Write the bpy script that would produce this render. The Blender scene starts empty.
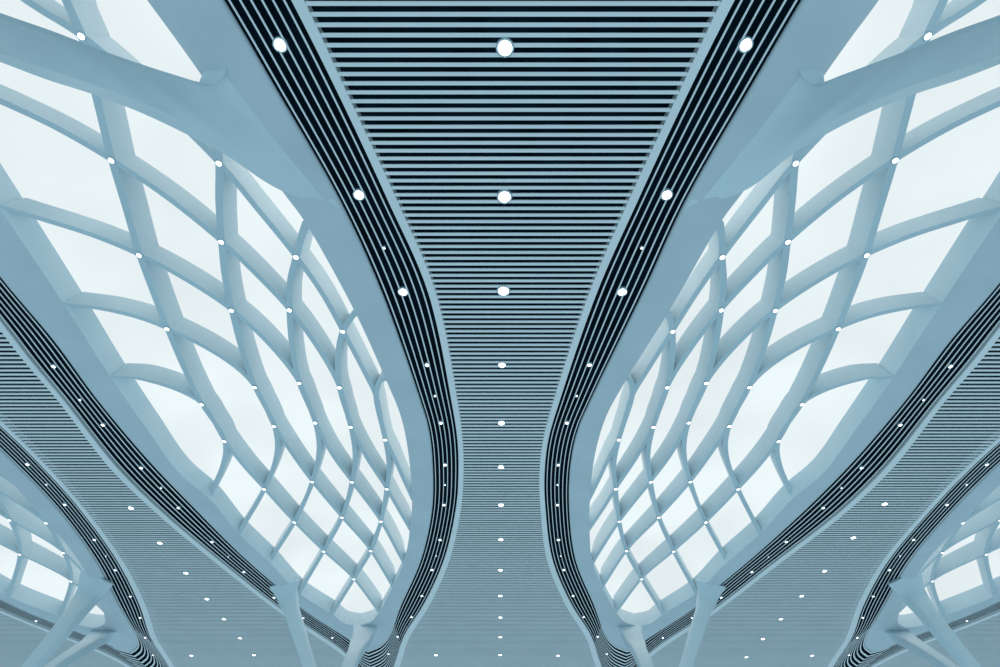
import bpy, bmesh, math
from mathutils import Vector

# ------------------------------------------------------------------ camera
F = 555.0                                   # focal length in pixels of a 1000 px wide frame
PX, PY, HORIZON = 503.0, 333.5, 950.0
TH = math.atan((HORIZON - PY) / F)          # the camera looks up by this angle
CT, ST = math.cos(TH), math.sin(TH)
EYE = 1.6
H = 22.1                                    # ceiling above the eye
CZ = EYE + H                                # ceiling level
S = H / CT
scene = bpy.context.scene
cam_d = bpy.data.cameras.new('camera'); cam = bpy.data.objects.new('camera', cam_d)
scene.collection.objects.link(cam)
cam_d.sensor_width = 36.0; cam_d.lens = F * 36.0 / 1000.0
cam_d.shift_x = -(PX - 500.0) / 1000.0; cam_d.clip_end = 1000
cam.location = (0, 0, EYE); cam.rotation_euler = (math.pi / 2 + TH, 0, 0)
scene.camera = cam

# ------------------------------------------------------------------ world light and exposure
world = bpy.data.worlds.new('world'); scene.world = world; world.use_nodes = True
wn = world.node_tree; wn.nodes.clear()
w_out = wn.nodes.new('ShaderNodeOutputWorld'); w_bg = wn.nodes.new('ShaderNodeBackground')
w_tc = wn.nodes.new('ShaderNodeTexCoord'); w_sep = wn.nodes.new('ShaderNodeSeparateXYZ')
w_mr = wn.nodes.new('ShaderNodeMapRange'); w_rp = wn.nodes.new('ShaderNodeValToRGB')
wn.links.new(w_tc.outputs['Generated'], w_sep.inputs[0]); wn.links.new(w_sep.outputs['Z'], w_mr.inputs['Value'])
w_mr.inputs['From Min'].default_value = -1; w_mr.inputs['From Max'].default_value = 0.4
wn.links.new(w_mr.outputs[0], w_rp.inputs[0]); wn.links.new(w_rp.outputs[0], w_bg.inputs['Color'])
w_rp.color_ramp.elements[0].color = (0.350, 0.525, 0.625, 1)      # fill from below, added in place of bounce from an unbuilt floor
w_rp.color_ramp.elements[1].color = (0.14, 0.30, 0.39, 1)      # dimmer from the horizon up, set to darken the slat sides
w_bg.inputs['Strength'].default_value = 0.95
wn.links.new(w_bg.outputs[0], w_out.inputs[0])
vs = scene.view_settings
vs.view_transform = 'Standard'; vs.look = 'None'; vs.gamma = 1.0; vs.exposure = 0.15; vs.use_curve_mapping = False

COL = scene.collection

# ------------------------------------------------------------------ materials
def paint(name, col, rough=0.45, spec=0.3, var=0.04, scale=0.35):
    m = bpy.data.materials.new(name); m.use_nodes = True
    nt = m.node_tree; b = nt.nodes['Principled BSDF']
    n = nt.nodes.new('ShaderNodeTexNoise'); n.inputs['Scale'].default_value = scale; n.inputs['Detail'].default_value = 3
    tc = nt.nodes.new('ShaderNodeTexCoord'); nt.links.new(tc.outputs['Object'], n.inputs['Vector'])
    r = nt.nodes.new('ShaderNodeValToRGB')
    r.color_ramp.elements[0].position = 0.3; r.color_ramp.elements[1].position = 0.7
    r.color_ramp.elements[0].color = (*[c * (1 - var) for c in col], 1)
    r.color_ramp.elements[1].color = (*[min(1, c * (1 + var)) for c in col], 1)
    nt.links.new(n.outputs['Fac'], r.inputs[0]); nt.links.new(r.outputs[0], b.inputs['Base Color'])
    b.inputs['Roughness'].default_value = rough; b.inputs['Specular IOR Level'].default_value = spec
    return m

def glow(name, col, strength, var=0.0):
    m = bpy.data.materials.new(name); m.use_nodes = True
    nt = m.node_tree; nt.nodes.clear()
    o = nt.nodes.new('ShaderNodeOutputMaterial'); e = nt.nodes.new('ShaderNodeEmission')
    e.inputs['Strength'].default_value = strength; e.inputs['Color'].default_value = (*col, 1)
    if var:
        n = nt.nodes.new('ShaderNodeTexNoise'); n.inputs['Scale'].default_value = 0.12; n.inputs['Detail'].default_value = 2
        tc = nt.nodes.new('ShaderNodeTexCoord'); nt.links.new(tc.outputs['Object'], n.inputs['Vector'])
        r = nt.nodes.new('ShaderNodeValToRGB')
        r.color_ramp.elements[0].position = 0.35; r.color_ramp.elements[1].position = 0.65
        r.color_ramp.elements[0].color = (*[c * (1 - var) for c in col], 1)
        r.color_ramp.elements[1].color = (*col, 1)
        nt.links.new(n.outputs['Fac'], r.inputs[0]); nt.links.new(r.outputs[0], e.inputs['Color'])
    nt.links.new(e.outputs[0], o.inputs[0])
    return m

M_SOFFIT = paint('white_blue_plaster', (0.68, 0.75, 0.79))
M_RIB = paint('white_painted_steel', (0.66, 0.77, 0.81), 0.6, 0.1)
M_RIM = paint('white_opening_wall', (0.80, 0.89, 0.92), 0.6, 0.1)
M_SLAT = paint('aluminium_slat', (0.96, 0.98, 0.98), 0.4, 0.3, 0.03)
M_TRIM = paint('aluminium_trim', (0.96, 0.98, 0.98), 0.4, 0.3, 0.03)
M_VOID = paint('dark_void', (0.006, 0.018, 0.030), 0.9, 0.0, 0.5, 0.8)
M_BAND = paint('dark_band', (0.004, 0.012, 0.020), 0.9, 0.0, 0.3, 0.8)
M_COLUMN = paint('column_paint', (0.76, 0.86, 0.89), 0.4)
M_GLASS = glow('milky_glazing', (0.84, 0.93, 0.955), 0.92, 0.10)
M_LAMP = glow('lamp_lens', (0.95, 1.0, 1.0), 5.0)
M_HOUSE = paint('lamp_housing', (0.55, 0.65, 0.70))

# ------------------------------------------------------------------ geometry of the view
def bp(x, y, z=CZ):
    """where the sight line through a point of the photograph meets height z"""
    u, v = x - PX, PY - y
    t = (z - EYE) / (F * ST + v * CT)
    return Vector((u * t, (F * CT - v * ST) * t, z))

def proj(p):
    w = p[1] * CT + (p[2] - EYE) * ST
    return (PX + F * p[0] / w, PY - F * (-p[1] * ST + (p[2] - EYE) * CT) / w)

def wp(X, Y):                                # plan units (multiples of S) -> photograph point, ceiling level
    return proj((X * S, Y * S, CZ))

def mirror_img(x, y):
    g = min(1, max(0, (490 - y) / 220)); g = g * g * (3 - 2 * g)
    edge = 147 + max(-30, y) * 0.705 if y < 163 else 262 + (y - 163) * 0.625
    h = math.exp(-max(0.0, edge - x) / 55)
    b = min(1, max(0, (y - 480) / 110)); b = b * b * (3 - 2 * b) * min(1, max(0, (x - 80) / 120))
    c = 501.3 + 10.4 * g * h + 1.2 * g - 3.7 * b
    return (2 * c - x, y)

def spline(pts, n):
    """n points, evenly spaced along a Catmull-Rom curve through pts"""
    P = [Vector(p) for p in pts]
    P = [2 * P[0] - P[1]] + P + [2 * P[-1] - P[-2]]
    out = []
    for i in range(1, len(P) - 2):
        p0, p1, p2, p3 = P[i - 1], P[i], P[i + 1], P[i + 2]
        # centripetal form keeps uneven spacing smooth
        t0 = 0; t1 = t0 + max(1e-6, (p1 - p0).length) ** 0.5; t2 = t1 + max(1e-6, (p2 - p1).length) ** 0.5
        t3 = t2 + max(1e-6, (p3 - p2).length) ** 0.5
        for k in range(16):
            t = t1 + (t2 - t1) * k / 16
            a1 = p0 * ((t1 - t) / (t1 - t0)) + p1 * ((t - t0) / (t1 - t0))
            a2 = p1 * ((t2 - t) / (t2 - t1)) + p2 * ((t - t1) / (t2 - t1))
            a3 = p2 * ((t3 - t) / (t3 - t2)) + p3 * ((t - t2) / (t3 - t2))
            b1 = a1 * ((t2 - t) / (t2 - t0)) + a2 * ((t - t0) / (t2 - t0))
            b2 = a2 * ((t3 - t) / (t3 - t1)) + a3 * ((t - t1) / (t3 - t1))
            out.append(b1 * ((t2 - t) / (t2 - t1)) + b2 * ((t - t1) / (t2 - t1)))
    out.append(P[-2])
    L = [0]
    for a, b in zip(out, out[1:]): L.append(L[-1] + (b - a).length)
    res = []; j = 0
    for k in range(n):
        s = L[-1] * k / (n - 1)
        while j < len(L) - 2 and L[j + 1] < s: j += 1
        f = (s - L[j]) / max(1e-9, L[j + 1] - L[j])
        res.append(out[j].lerp(out[j + 1], min(1, f)))
    return res

# ------------------------------------------------------------------ object helpers
def link(name, verts, faces, mat, parent=None, smooth=False):
    me = bpy.data.meshes.new(name)
    me.from_pydata([tuple(v) for v in verts], [], faces); me.update()
    bm = bmesh.new(); bm.from_mesh(me); bmesh.ops.recalc_face_normals(bm, faces=bm.faces); bm.to_mesh(me); bm.free()
    me.materials.append(mat)
    if smooth:
        for p in me.polygons: p.use_smooth = True
    o = bpy.data.objects.new(name, me); COL.objects.link(o)
    if parent: o.parent = parent
    return o

def tag(o, label, cat=None, group=None):
    o['label'] = label
    if cat: o['category'] = cat
    if group: o['group'] = group
    return o

def empty(name, loc=(0, 0, 0)):
    o = bpy.data.objects.new(name, None); COL.objects.link(o); o.location = loc; o.empty_display_size = 0.5
    return o

def copy_tree(o, parent=None):
    c = o.copy(); COL.objects.link(c)
    if parent: c.parent = parent
    for ch in list(o.children): copy_tree(ch, c)
    return c

def ring(curves, closed=True):
    """skin a list of equally long closed curves one after another"""
    n = len(curves[0]); V = [p for c in curves for p in c]; Fc = []
    for r in range(len(curves) - 1):
        for i in range(n if closed else n - 1):
            j = (i + 1) % n
            Fc.append((r * n + i, r * n + j, (r + 1) * n + j, (r + 1) * n + i))
    return V, Fc

def tube(curves):
    """closed cross section: the last curve joins the first again"""
    n = len(curves[0]); m = len(curves); V = [p for c in curves for p in c]; Fc = []
    for r in range(m):
        q = (r + 1) % m
        for i in range(n):
            j = (i + 1) % n
            Fc.append((r * n + i, r * n + j, q * n + j, q * n + i))
    return V, Fc

# ------------------------------------------------------------------ outlines (left unit, photograph points on the ceiling plane)
# each: (right side from near end to far tip, left side from far tip to near end)
R_right = [wp(-.61, -.42), wp(-.545, -.33), wp(-.49, -.18), wp(-.43, 0), (147, 0), (175, 38), (202, 76), (245, 140), (285, 195), (303, 219),
           (353, 308), (386, 380), (401, 417), (409, 458), (412, 500), (409.5, 533), (404, 562), (392, 588.6), (378, 614), (370, 622), (358, 626)]
R_left = [(358, 626), (345, 623.7), (333, 614.7), (300, 594), (270, 563), (239, 534), (208.5, 498), (180, 474), (147.5, 430), (110, 376), (63, 303), (0, 209),
          wp(-.68, .1), wp(-.68, -.1), wp(-.672, -.3), wp(-.65, -.39), wp(-.61, -.42)]
A_right = [wp(-.60, -.52), wp(-.50, -.42), wp(-.42, -.2), wp(-.345, 0), (222, 0), (275, 90), (338.5, 200), (380, 290), (419, 398), (428.5, 430), (432.5, 465), (432, 510), (421, 560),
           (401, 606), (389, 637), (380, 646), (368, 651)]
A_left = [(368, 651), (359, 648), (349, 640), (302, 609), (276, 586), (240, 554), (192, 506), (148, 460), (97.5, 400), (54, 341), (0, 276.5), wp(-.747, .15), wp(-.745, -.1),
          wp(-.735, -.35), wp(-.68, -.50), wp(-.60, -.52)]
B_right = [wp(-.59, -.60), wp(-.46, -.48), wp(-.35, -.22), wp(-.27, 0), (291.5, 0), (341, 99), (388, 200), (427.5, 290), (451, 398), (457.5, 440), (458.5, 475), (456, 508), (444, 560),
           (424, 604), (404, 636), (396, 660), (386, 682), (374, 688)]
B_left = [(374, 688), (364, 678), (345.4, 653), (282.4, 610), (224, 564), (160, 510), (116, 466), (64, 400), (30, 359), (0, 320), wp(-.80, .2), wp(-.80, -.1),
          wp(-.80, -.35), wp(-.74, -.57), wp(-.59, -.60)]
C_right = [wp(-.59, -.62), wp(-.45, -.495), wp(-.338, -.23), wp(-.255, 0), (304, 0), (350, 99), (397, 200), (435, 290), (457, 398), (462.5, 440), (463.5, 475), (461, 508), (449.5, 560),
           (430, 604), (409, 638), (401, 662), (390, 685), (374, 692)]
C_left = [(374, 692), (361, 681), (343.5, 656), (281, 613), (222, 567.5), (158, 514), (110.5, 468), (58, 400), (23, 359), (-7, 320), wp(-.811, .2), wp(-.811, -.1),
          wp(-.811, -.35), wp(-.75, -.59), wp(-.59, -.62)]

P_ribs = [
    [(-60, -62), (30, 3), (82, 36), (150, 95), (219.3, 163), (256, 207), (296.3, 256.8), (322, 293), (343, 331), (366, 375), (376, 396), (385.3, 439.3), (393, 455), (404, 480), (413, 500)],
    [(-55, 78), (0, 101), (55, 127), (111.8, 160), (168, 198), (221.6, 241.5), (258, 276), (289.6, 309.7), (318, 348), (339.5, 387), (350.8, 426.5), (367, 458), (386.8, 488.5), (399, 510), (414, 536)],
    [(-2, 206), (48, 221), (92, 235), (139.5, 254.8), (185, 279), (231.8, 310), (270, 345), (299.3, 382.6), (315.3, 422.3), (332, 454), (352, 481.5), (381, 521), (398, 552), (409, 573)],
    [(62, 304), (103, 309), (137, 317), (167.3, 328.5), (210, 350), (238, 369), (255, 386.8), (274.2, 425.8), (291, 452), (312.3, 481.3), (342, 517), (370.9, 550.5), (396, 592)],
    [(110, 377), (135, 378), (160, 384), (182, 392), (202, 404), (224.6, 440.8), (243, 465), (264.5, 488.8), (294.5, 521.8), (323.8, 550.9), (354, 578.7), (379, 612)],
]
Q_ribs = [
    [(52, -60), (66, 0), (82, 36), (97, 100), (111.8, 160), (125, 205), (139.5, 254.8), (153, 292), (167.3, 328.5), (184, 368), (202, 404), (224.6, 440.8), (223, 465), (209, 497)],
    [(212, 100), (217, 140), (219.3, 163), (219, 200), (221.6, 241.5), (225, 277), (231.8, 310), (242, 350), (255, 386.8), (274.2, 425.8), (277, 452), (264.5, 488.8), (239, 533)],
    [(306, 223), (301, 238), (296.3, 256.8), (290, 283), (289.6, 309.7), (292, 345), (299.3, 382.6), (315.3, 422.3), (319, 450), (312.3, 481.3), (294.5, 521.8), (269, 562)],
    [(357, 312), (350, 319), (343, 331), (338, 355), (339.5, 387), (350.8, 426.5), (355, 455), (352, 481.5), (342, 517), (323.8, 550.9), (299, 593)],
    [(386, 379), (379, 383), (376, 396), (385.3, 439.3), (389, 465), (386.8, 488.5), (381, 521), (370.9, 550.5), (354, 578.7), (332, 614)],
]
NODES = [(82, 36), (111.8, 160), (139.5, 254.8), (167.3, 328.5), (202, 404), (224.6, 440.8), (264.5, 488.8),
         (219.3, 163), (221.6, 241.5), (231.8, 310), (255, 386.8), (274.2, 425.8), (312.3, 481.3),
         (296.3, 256.8), (289.6, 309.7), (299.3, 382.6), (315.3, 422.3), (352, 481.5),
         (343, 331), (339.5, 387), (350.8, 426.5), (386.8, 488.5), (385.3, 439.3),
         (294.5, 521.8), (342, 517), (381, 521), (323.8, 550.9), (370.9, 550.5), (354, 578.7)]
BAND_INNER = [(280, 45), (359, 195), (403, 292), (427, 365), (440.7, 423), (445, 465), (444, 505), (440, 540), (432, 570), (422, 596), (411.5, 617), (397.6, 636.7), (388.6, 654)]
BAND_INNER_SMALL = [(384, 248), (435, 396), (445, 485), (436, 556)]
BAND_OUTER = [(53.4, 366.5), (103, 425), (141, 468), (178.6, 508), (212, 542), (244, 572), (274, 597.5), (303, 618), (332.4, 637.7)]
BAND_OUTER_SMALL = [(80, 400), (161, 488), (228, 557)]

N = 152
LEVELS = [bp(500, q).y for q in (0, 200, 330, 450, 540, 600)]
COUNTS = [22, 22, 22, 22, 22, 20, 21]         # samples between those levels, so neighbouring outlines keep step
def resample(P, n):
    L = [0]
    for a, b in zip(P, P[1:]): L.append(L[-1] + (b - a).length)
    res = []; j = 0
    for k in range(n):
        d = L[-1] * k / n
        while j < len(L) - 2 and L[j + 1] < d: j += 1
        res.append(P[j].lerp(P[j + 1], (d - L[j]) / max(1e-9, L[j + 1] - L[j])))
    return res
def side_curve(pts):
    """near end to far tip; N points, in step with the levels"""
    C = spline(pts, 1500); cut = [0]
    for y in LEVELS:
        cut.append(next(i for i in range(len(C)) if i > cut[-1] and C[i].y > y))
    cut.append(len(C) - 1); out = []
    for a, b, n in zip(cut, cut[1:], COUNTS): out += resample(C[a:b + 1], n)
    return out[:N - 1] + [C[-1]]
def outline(r, l, mp):
    a = side_curve([bp(*mp(*p)) for p in r]); b = side_curve([bp(*mp(*p)) for p in reversed(l)])
    b.reverse()
    return a[:-1] + b[:-1]

def ident(x, y): return (x, y)

DEPTH = 1.25
def lean(p, side):
    f = max(0.0, min(1.0, (45 - p[1]) / 35))
    return Vector((0.10 * side, 0.30 * f, 1.0))

# ------------------------------------------------------------------ one skylight with everything round it
def make_skylight(mp, side):
    Rc = outline(R_right, R_left, mp)
    import numpy as np
    RA = np.array([(p.x, p.y) for p in Rc])
    def height(x, y):
        d = RA - np.array((x, y)); q = (d * d).sum(1) + 1e-6
        m = float((q ** -1.5).mean()) ** (-1 / 3.0)
        return 2.3 * (1 - math.exp(-m / 6.0))
    def inside(x, y):
        c = False; n = len(Rc)
        for i in range(n):
            a, b = Rc[i], Rc[i - 1]
            if (a.y > y) != (b.y > y) and x < (b.x - a.x) * (y - a.y) / (b.y - a.y) + a.x: c = not c
        return c
    def on_surface(x, y):
        z = CZ
        for k in range(25):
            q = bp(x, y, z)
            zz = CZ + (height(q.x, q.y) if inside(q.x, q.y) else 0)
            z = 0.5 * z + 0.5 * zz
        return bp(x, y, z)
    root = empty('skylight', (Rc[0].x, Rc[0].y, CZ))
    off = Vector(root.location)
    def loc(vs_): return [Vector(v) - off for v in vs_]
    # soffit: gently swollen ring between opening and dark band, with the opening's inner wall
    Ac = outline(A_right, A_left, mp)
    prof = [(0.0, 0.0), (0.04, -0.01), (0.15, -0.05), (0.3, -0.10), (0.5, -0.13), (0.75, -0.10), (0.93, -0.04), (1.0, 0.0)]
    cur = [[a.lerp(b, t) + Vector((0, 0, dz)) for a, b in zip(Rc, Ac)] for t, dz in prof]
    cur.append([p + Vector((0, 0, 0.2)) for p in Ac])
    V, Fc = ring(cur); link('soffit', loc(V), Fc, M_SOFFIT, root, True)
    V, Fc = ring([[p.copy() for p in Rc], [p + lean(p, side) * (DEPTH + 0.15) for p in Rc]])
    tag(link('rim', loc(V), Fc, M_RIM, root), 'deep upright edge wall of the opening')
    # glazing
    half = N - 1
    right = Rc[:N]; left = [Rc[0]] + [Rc[-k] for k in range(1, N)]
    G = []; m = 30
    for k in range(0, N):
        for j in range(m + 1):
            q = right[k].lerp(left[k], j / m)
            h = height(q.x, q.y)
            G.append(q + Vector((0, 0, h)) + lean(q, side) * DEPTH)
    rows = N; Fc = []
    for k in range(rows - 1):
        for j in range(m):
            a = k * (m + 1) + j; Fc.append((a, a + 1, a + m + 2, a + m + 1))
    tag(link('glazing', loc(G), Fc, M_GLASS, root, True), 'milky white backlit glass panels')
    # ribs
    for fam in (P_ribs, Q_ribs):
        for pts in fam:
            w = 0.15 if fam is P_ribs else 0.17
            line = spline([on_surface(*mp(*p)) for p in pts], 70)
            a, b, c, d = [], [], [], []
            for i, p in enumerate(line):
                t = line[min(i + 1, 69)] - line[max(i - 1, 0)]; t.z = 0; t.normalize()
                s = Vector((-t.y, t.x, 0)) * w; up = lean(p, side) * (DEPTH + 0.05)
                a.append(p - s); b.append(p + s); c.append(p + s + up); d.append(p - s + up)
            V = a + b + c + d; n = 70; Fc = []
            for r in range(4):
                q = (r + 1) % 4
                for i in range(n - 1): Fc.append((r * n + i, r * n + i + 1, q * n + i + 1, q * n + i))
            Fc += [(0, n, 2 * n, 3 * n), (n - 1, 2 * n - 1, 3 * n - 1, 4 * n - 1)]
            link('rib', loc(V), Fc, M_RIB, root)
    # dark band with its curved slats and pale edge trim
    Bc = outline(B_right, B_left, mp); Cc = outline(C_right, C_left, mp)
    band = empty('ceiling_band', (Bc[0].x, Bc[0].y, CZ)); off = Vector(band.location)
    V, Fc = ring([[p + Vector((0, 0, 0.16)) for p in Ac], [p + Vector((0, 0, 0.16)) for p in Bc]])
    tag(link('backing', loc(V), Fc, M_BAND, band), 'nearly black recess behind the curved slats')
    for k in range(6):
        t = 0.10 + 0.158 * k; hw = 0.015
        c1 = [a.lerp(b, t - hw) for a, b in zip(Ac, Bc)]; c2 = [a.lerp(b, t + hw) for a, b in zip(Ac, Bc)]
        V, Fc = tube([c1, c2, [p + Vector((0, 0, .03)) for p in c2], [p + Vector((0, 0, .03)) for p in c1]])
        link('slat', loc(V), Fc, M_SLAT, band)
    # near the far tip the band widens and short slats fill in between the long ones
    wide = [i for i in range(N - 40, N + 3) if (Ac[i] - Bc[i]).length > 5.0]
    if wide:
        i0, i1 = wide[0], wide[-1] + 1
        for k in range(7):
            t = 0.10 + 0.158 * (k - 0.5); hw = 0.012
            if t < 0 or t > 1: continue
            c1 = [a.lerp(b, t - hw) for a, b in zip(Ac[i0:i1], Bc[i0:i1])]; c2 = [a.lerp(b, t + hw) for a, b in zip(Ac[i0:i1], Bc[i0:i1])]
            rows_ = [c1, c2, [p + Vector((0, 0, .03)) for p in c2], [p + Vector((0, 0, .03)) for p in c1]]
            V, Fc = ring(rows_ + [c1], closed=False)
            link('slat', loc(V), Fc, M_SLAT, band)
    dn = Vector((0, 0, -0.04)); upv = Vector((0, 0, 0.40))
    V, Fc = tube([[p + dn for p in Bc], [p + dn for p in Cc], [p + upv for p in Cc], [p + upv for p in Bc]])
    link('edge_trim', loc(V), Fc, M_TRIM, band)
    return root, band, on_surface, Cc

sky_l, band_l, surf_l, C_l = make_skylight(ident, 1)
sky_r, band_r, surf_r, C_r = make_skylight(mirror_img, -1)
SH = 0.822 * S; SHR = 0.845 * S
TURN = math.radians(3.1)                     # the far units stand slightly turned
def place(p, dx):
    if not dx: return Vector(p)
    sg = 1 if dx > 0 else -1
    q = Vector(p) + Vector((dx, 0, 0)); c = Vector((sg * 1.0 * S, 1.68 * S, 0)); d = q - c; a = sg * TURN
    return Vector((c.x + d.x * math.cos(a) - d.y * math.sin(a), c.y + d.x * math.sin(a) + d.y * math.cos(a), q.z))
def shifted(o, dx):
    c = copy_tree(o); c.location = place(o.location, dx); c.rotation_euler.z = TURN if dx > 0 else -TURN; return c
sky_l2, band_l2 = shifted(sky_l, -SH), shifted(band_l, -SH)
sky_r2, band_r2 = shifted(sky_r, SHR), shifted(band_r, SHR)
for o, w in ((sky_l, 'large leaf shaped lattice skylight left of the central slatted strip'),
             (sky_r, 'large leaf shaped lattice skylight right of the central slatted strip'),
             (sky_l2, 'far lattice skylight cut off by the lower left corner'),
             (sky_r2, 'far lattice skylight cut off by the lower right corner')):
    tag(o, w, 'skylight', 'leaf shaped skylights')
for o, w in ((band_l, 'dark slatted band looping round the large left skylight'),
             (band_r, 'dark slatted band looping round the large right skylight'),
             (band_l2, 'dark slatted band round the far lower left skylight'),
             (band_r2, 'dark slatted band round the far lower right skylight')):
    tag(o, w, 'ceiling band', 'dark ceiling bands')

# ------------------------------------------------------------------ slatted ceiling
holes = [C_l, C_r, [place(p, -SH) for p in C_l], [place(p, SHR) for p in C_r]]
PITCH, SW, SHT = 0.3335, 0.142, 0.06
V, Fc = [], []
y = bp(503, 3.6).y - 90 * PITCH; XL = 2.3 * S
while y < 2.9 * S:
    xs = []
    for poly in holes:
        for i in range(len(poly)):
            a, b = poly[i], poly[i - 1]
            if (a.y > y) != (b.y > y): xs.append((b.x - a.x) * (y - a.y) / (b.y - a.y) + a.x)
    xs = [-XL] + sorted(xs) + [XL]
    for i in range(0, len(xs) - 1, 2):
        x0, x1 = xs[i], xs[i + 1]
        if x1 - x0 < 0.05: continue
        n = len(V)
        for zz in (CZ, CZ + SHT):
            V += [(x0, y - SW / 2, zz), (x1, y - SW / 2, zz), (x1, y + SW / 2, zz), (x0, y + SW / 2, zz)]
        Fc += [(n, n + 1, n + 2, n + 3), (n + 4, n + 5, n + 6, n + 7), (n, n + 1, n + 5, n + 4), (n + 1, n + 2, n + 6, n + 5),
               (n + 2, n + 3, n + 7, n + 6), (n + 3, n, n + 4, n + 7)]
    y += PITCH
ceil = link('ceiling', V, Fc, M_SLAT); ceil['kind'] = 'structure'
tag(ceil, 'pale metal slats running straight across the whole ceiling')
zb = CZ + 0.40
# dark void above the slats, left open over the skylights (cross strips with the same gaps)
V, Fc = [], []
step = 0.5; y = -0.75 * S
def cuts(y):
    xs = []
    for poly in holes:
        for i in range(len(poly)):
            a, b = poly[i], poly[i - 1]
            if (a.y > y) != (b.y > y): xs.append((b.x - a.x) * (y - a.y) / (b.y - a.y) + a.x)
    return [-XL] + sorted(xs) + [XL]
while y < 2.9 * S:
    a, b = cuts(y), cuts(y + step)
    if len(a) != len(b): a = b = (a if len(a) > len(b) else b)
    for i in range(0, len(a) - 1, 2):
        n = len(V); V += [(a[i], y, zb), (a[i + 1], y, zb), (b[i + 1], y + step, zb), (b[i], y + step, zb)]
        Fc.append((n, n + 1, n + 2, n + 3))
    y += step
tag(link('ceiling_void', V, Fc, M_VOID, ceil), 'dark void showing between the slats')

# ------------------------------------------------------------------ lamps
def make_lamp(name, r):
    root = empty(name)
    seg = 20; V = []; Fc = []
    prof = [(r * 1.28, 0.10), (r * 1.28, -0.015), (r * 1.22, -0.03), (r * 1.02, -0.03), (r * 0.98, -0.005), (r * 0.98, 0.06)]
    for (rr, z) in prof:
        for k in range(seg):
            a = 2 * math.pi * k / seg; V.append((rr * math.cos(a), rr * math.sin(a), z))
    for q in range(len(prof) - 1):
        for k in range(seg):
            j = (k + 1) % seg; Fc.append((q * seg + k, q * seg + j, (q + 1) * seg + j, (q + 1) * seg + k))
    link('housing', V, Fc, M_HOUSE, root, True)
    V = [(0, 0, -r * 0.35)]; Fc = []; rings = [(0.45, -0.30), (0.8, -0.15), (0.98, 0.02)]
    for (q, z) in rings:
        for k in range(seg):
            a = 2 * math.pi * k / seg; V.append((r * q * math.cos(a), r * q * math.sin(a), z * r))
    for k in range(seg):
        j = (k + 1) % seg; Fc.append((0, 1 + k, 1 + j))
        for q in range(2): Fc.append((1 + q * seg + k, 1 + q * seg + j, 1 + (q + 1) * seg + j, 1 + (q + 1) * seg + k))
    tag(link('lens', V, Fc, M_LAMP, root, True), 'glowing white lens')
    return root

protos = {}
def lamp(name, r, p, label, group):
    key = (name, r)
    if key not in protos: protos[key] = o = make_lamp(name, r)
    else: o = copy_tree(protos[key])
    o.location = p
    tag(o, label, 'lamp', group)
    return o

ORD = ['first', 'second', 'third', 'fourth', 'fifth', 'sixth', 'seventh', 'eighth', 'ninth', 'tenth', 'eleventh', 'twelfth', 'thirteenth', 'fourteenth', 'fifteenth']
def in_view(p, m=6):
    x, y = proj(p); return -m < x < 1000 + m and -m < y < 667 + m

for i, (x, y) in enumerate([(505, 48), (504.5, 197), (503.5, 291), (502, 365), (501.5, 423), (501, 467), (501, 505), (500.8, 539.5), (500.5, 570), (500.3, 595.8), (500.3, 617.4), (500.3, 637), (500.3, 654.8)]):
    lamp('downlight', 0.26 if i < 3 else 0.19, bp(x, y, CZ - 0.03), 'round downlight on the central slatted strip, %s from the top' % ORD[i], 'downlights along the central strip')
for nm, L in (('left', [(131, 508), (160, 543), (186, 573), (207, 599), (224, 619), (240, 638), (254, 655)]),
              ('right', [(884.6, 504), (853.3, 537.7), (824.5, 571), (801.7, 596), (780.9, 619), (762.8, 638.9), (746.4, 657)])):
    for i, (x, y) in enumerate(L):
        lamp('downlight', 0.19, bp(x, y, CZ - 0.03), 'small downlight in the %s slanting slatted strip, %s from its top' % (nm, ORD[i]), 'downlights along the %s slanting strip' % nm)
for i, (x, y, w) in enumerate([(191.5, 655.5, 'between the lower left band and the left row of strip lamps'), (436, 655, 'just right of the left band at the bottom edge'),
                               (558, 655.5, 'just left of the right band at the bottom edge'), (812, 655.5, 'between the lower right band and right row of strip lamps')]):
    lamp('downlight', 0.19, bp(x, y, CZ - 0.03), 'lone small downlight ' + w, 'lone downlights near the bottom edge')

def node_label(nm, i, n):
    f = i if i < (n + 1) // 2 else n - 1 - i
    return 'spotlight on rib joint, %s skylight, %s from its %s' % (nm, ORD[f], 'top' if i < (n + 1) // 2 else 'lower tip')

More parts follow.
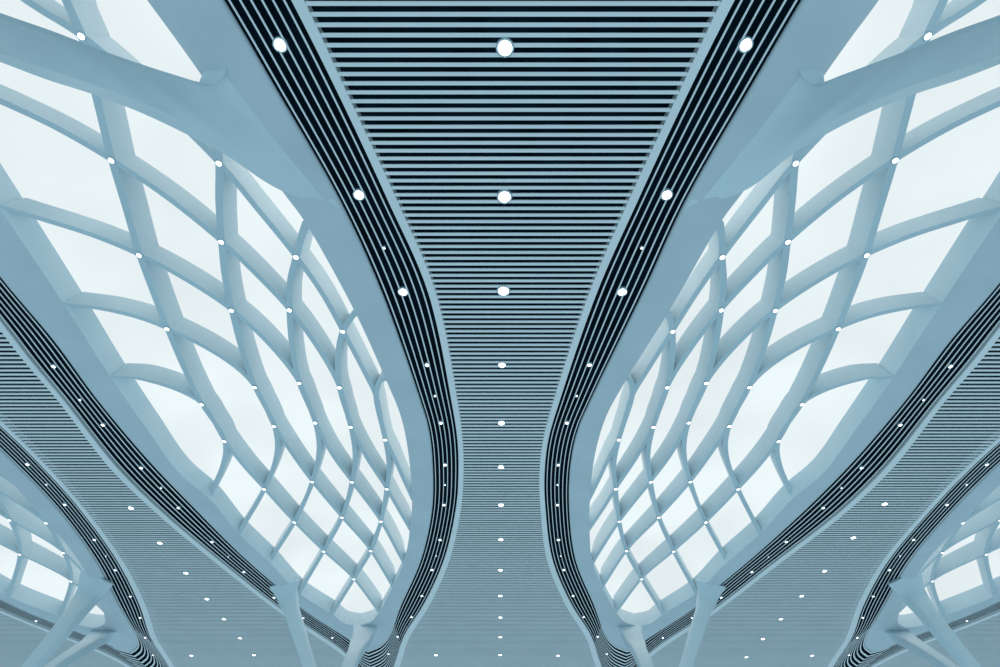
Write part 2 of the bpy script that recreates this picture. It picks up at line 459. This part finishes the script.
for nm, mp, surf, dx, far in (('large left', ident, surf_l, 0, 0), ('large right', mirror_img, surf_r, 0, 0), ('far left', ident, surf_l, -SH, 1), ('far right', mirror_img, surf_r, SHR, 1)):
    pts = sorted([place(surf(*mp(*p)), dx) for p in NODES], key=lambda p: proj(p)[1])
    pts = [p for p in pts if in_view(p)]
    for i, p in enumerate(pts):
        x, y = proj(p)
        same = i + 1
        lamp('spotlight', 0.125, p + Vector((0, 0, -0.05)), node_label(nm, i, len(pts)), 'spotlights on the %s skylight' % nm)
    for part, L, sm in (('inner', BAND_INNER, BAND_INNER_SMALL), ('outer', BAND_OUTER, BAND_OUTER_SMALL)):
        pts = [place(bp(*mp(*p), CZ + 0.02), dx) for p in L]
        pts = [p for p in pts if in_view(p)]
        for i, p in enumerate(pts):
            lamp('band_light', 0.21 if proj(p)[1] < 330 and not dx else 0.11, p, 'round lamp in %s dark band of %s skylight, %s from top' % (part, nm, ORD[i]), 'lamps in the %s band of the %s skylight' % (part, nm))
        pts = [place(bp(*mp(*p), CZ + 0.02), dx) for p in sm]
        pts = [p for p in pts if in_view(p)]
        for i, p in enumerate(pts):
            lamp('glowing_sensor', 0.06, p, 'small sensor with added glow in %s dark band of %s skylight, %s from top' % (part, nm, ORD[i]), 'small glowing sensors in the %s band of the %s skylight' % (part, nm))  # sensor and sprinkler heads, their lamp glow is added

# ------------------------------------------------------------------ columns
def sweep(name, pts, parent, off, mat=M_COLUMN):
    """pts: (x, y, z, half width, half depth); rounded box section swept along"""
    C = spline([Vector(p[:3]) for p in pts], 40)
    import bisect
    Lp = [0]
    for a, b in zip(pts, pts[1:]): Lp.append(Lp[-1] + (Vector(b[:3]) - Vector(a[:3])).length)
    V = []; Fc = []; seg = 16
    for i, c in enumerate(C):
        s = Lp[-1] * i / 39
        k = min(len(pts) - 2, max(0, bisect.bisect_right(Lp, s) - 1)); f = (s - Lp[k]) / (Lp[k + 1] - Lp[k]); f = f * f * (3 - 2 * f)
        hw = pts[k][3] * (1 - f) + pts[k + 1][3] * f; hd = pts[k][4] * (1 - f) + pts[k + 1][4] * f
        t = (C[min(39, i + 1)] - C[max(0, i - 1)]).normalized()
        side = Vector((1, 0, 0)); side = (side - t * side.dot(t)).normalized(); nrm = t.cross(side)
        for q in range(seg):
            a = 2 * math.pi * (q + .5) / seg; cx, cy = math.cos(a), math.sin(a)
            e = 0.35
            V.append(c + side * hw * math.copysign(abs(cx) ** e, cx) + nrm * hd * math.copysign(abs(cy) ** e, cy) - off)
    for i in range(39):
        for q in range(seg):
            j = (q + 1) % seg; Fc.append((i * seg + q, i * seg + j, (i + 1) * seg + j, (i + 1) * seg + q))
    Fc.append(tuple(range(seg))); Fc.append(tuple(39 * seg + q for q in range(seg)))
    return link(name, V, Fc, mat, parent)

def ray(mp, x, y, z, *r):
    p = bp(*mp(x, y), z); return (p.x, p.y, p.z) + r

ZJ = EYE + 12.4
def forked_column(mp, branches, j, label):
    J = ray(mp, j[0], j[1], ZJ)
    root = empty('forked_column', (J[0], J[1], 0)); off = Vector((J[0], J[1], 0))
    sweep('trunk', [(J[0], J[1], 0, .9, .9), (J[0], J[1], 6, .8, .8), (J[0], J[1], ZJ - 1, .75, .7), (J[0], J[1], ZJ + .6, .65, .5)], root, off)
    for br in branches:
        pts = [(J[0], J[1], ZJ - .6, .45, .4)] + [ray(mp, *q) for q in br]
        sweep('branch', pts, root, off)
    tag(root, label, 'column', 'forked white columns')
    return root

for nm, mp in (('left', ident), ('right', mirror_img)):
    forked_column(mp, [[(307.5, 660, EYE + 16.5, .50, .42), (293, 614, EYE + 20.0, .60, .42), (288, 598, EYE + 21.3, .85, .35), (284, 583, EYE + 22.2, 1.35, .15)],
                       [(352, 660, EYE + 16.8, .62, .42), (361, 641, EYE + 20.0, .95, .42), (364, 633, EYE + 21.3, 1.1, .3), (366, 625, EYE + 22.2, 1.3, .1)]],
                  (328, 715), 'white forked column under the tip of the large %s skylight' % nm)
    forked_column(mp, [[(33, 665, EYE + 15.5, .55, .45), (72, 618, EYE + 19.0, .75, .45), (88, 596, EYE + 21, 1.1, .4), (98, 576, EYE + 22.2, 1.5, .15)],
                       [(55, 667, EYE + 16.5, .55, .45), (88, 645, EYE + 19.5, .75, .45), (98, 638, EYE + 21.2, 1.1, .4), (106, 630, EYE + 22.2, 1.4, .12)]],
                  (-8, 712), 'white forked column at the lower %s corner under the far skylight' % nm)
    # wide near arm that spreads into the soffit
    U = [(-120, -25, 12.5), (-60, -3, 14.3), (0, 18, 16), (50, 35, 17.3), (97, 53, 18.6), (135, 66, 19.7), (170, 77, 20.7), (200, 85, 21.4), (214, 83, 21.8), (228, 69, 22.06)]
    Lw = [(-120, 12, 12.5), (-60, 33, 14.3), (0, 53, 16), (55, 72, 17.3), (105, 89, 18.6), (150, 106, 19.7), (190, 125, 20.7), (232, 150, 21.3), (280, 180, 21.8), (340, 207, 22.06)]
    L2 = [(-120, 20, 12.75), (-60, 42, 14.55), (0, 62, 16.25), (48, 80, 17.55), (92, 94, 18.85), (137, 111, 19.95), (180, 131, 20.95), (224, 154, 21.5), (278, 189, 21.9), (338, 210, 22.08)]
    P0 = bp(*mp(-120, -10), EYE + 12.5)
    root = empty('forked_column', (P0.x - 0, P0.y, 0)); off = Vector((P0.x, P0.y, 0))
    cu = spline([bp(*mp(a, b), EYE + z) for a, b, z in U], 60); cl = spline([bp(*mp(a, b), EYE + z) for a, b, z in Lw], 60)
    c2 = spline([bp(*mp(a, b), EYE + z) for a, b, z in L2], 60)
    up = Vector((0, 0, 0.28))
    V = []; Fc = []
    def strip(a, b, k):
        n = len(a); base = len(V)
        for q in range(k + 1):
            for u_, v_ in zip(a, b): V.append(u_.lerp(v_, q / k) - off)
        for q in range(k):
            for i_ in range(n - 1):
                Fc.append((base + q * n + i_, base + q * n + i_ + 1, base + (q + 1) * n + i_ + 1, base + (q + 1) * n + i_))
    strip(cu, cl, 8); strip(cl, c2, 1); strip(c2, [p + up for p in c2], 1)
    strip([p + up for p in c2], [p + up for p in cu], 1); strip([p + up for p in cu], cu, 1)
    # hollow fillet where the arm's upper edge turns into the soffit
    fa = spline([bp(*mp(a, b), EYE + z) for a, b, z in [(199, 83, 21.2), (207, 84.5, 21.4), (215, 83, 21.6), (223, 77, 21.8), (228, 68, 21.95)]], 20)
    fb = spline([bp(*mp(a, b), EYE + z) for a, b, z in [(202, 74, 22.1), (203.5, 71, 22.1), (209, 68.5, 22.1), (218, 67.5, 22.1), (228, 67, 22.1)]], 20)
    strip(fa, fb, 4)
    link('branch', V, Fc, M_COLUMN, root, True)
    sweep('trunk', [(P0.x, P0.y, 0, .9, .9), (P0.x, P0.y, 6, .8, .8), (P0.x, P0.y, EYE + 11, .7, .65), (P0.x, P0.y, EYE + 12.9, .6, .5)], root, off)
    tag(root, 'broad white column arm sweeping in from the upper %s edge across the large skylight' % nm, 'column', 'forked white columns')
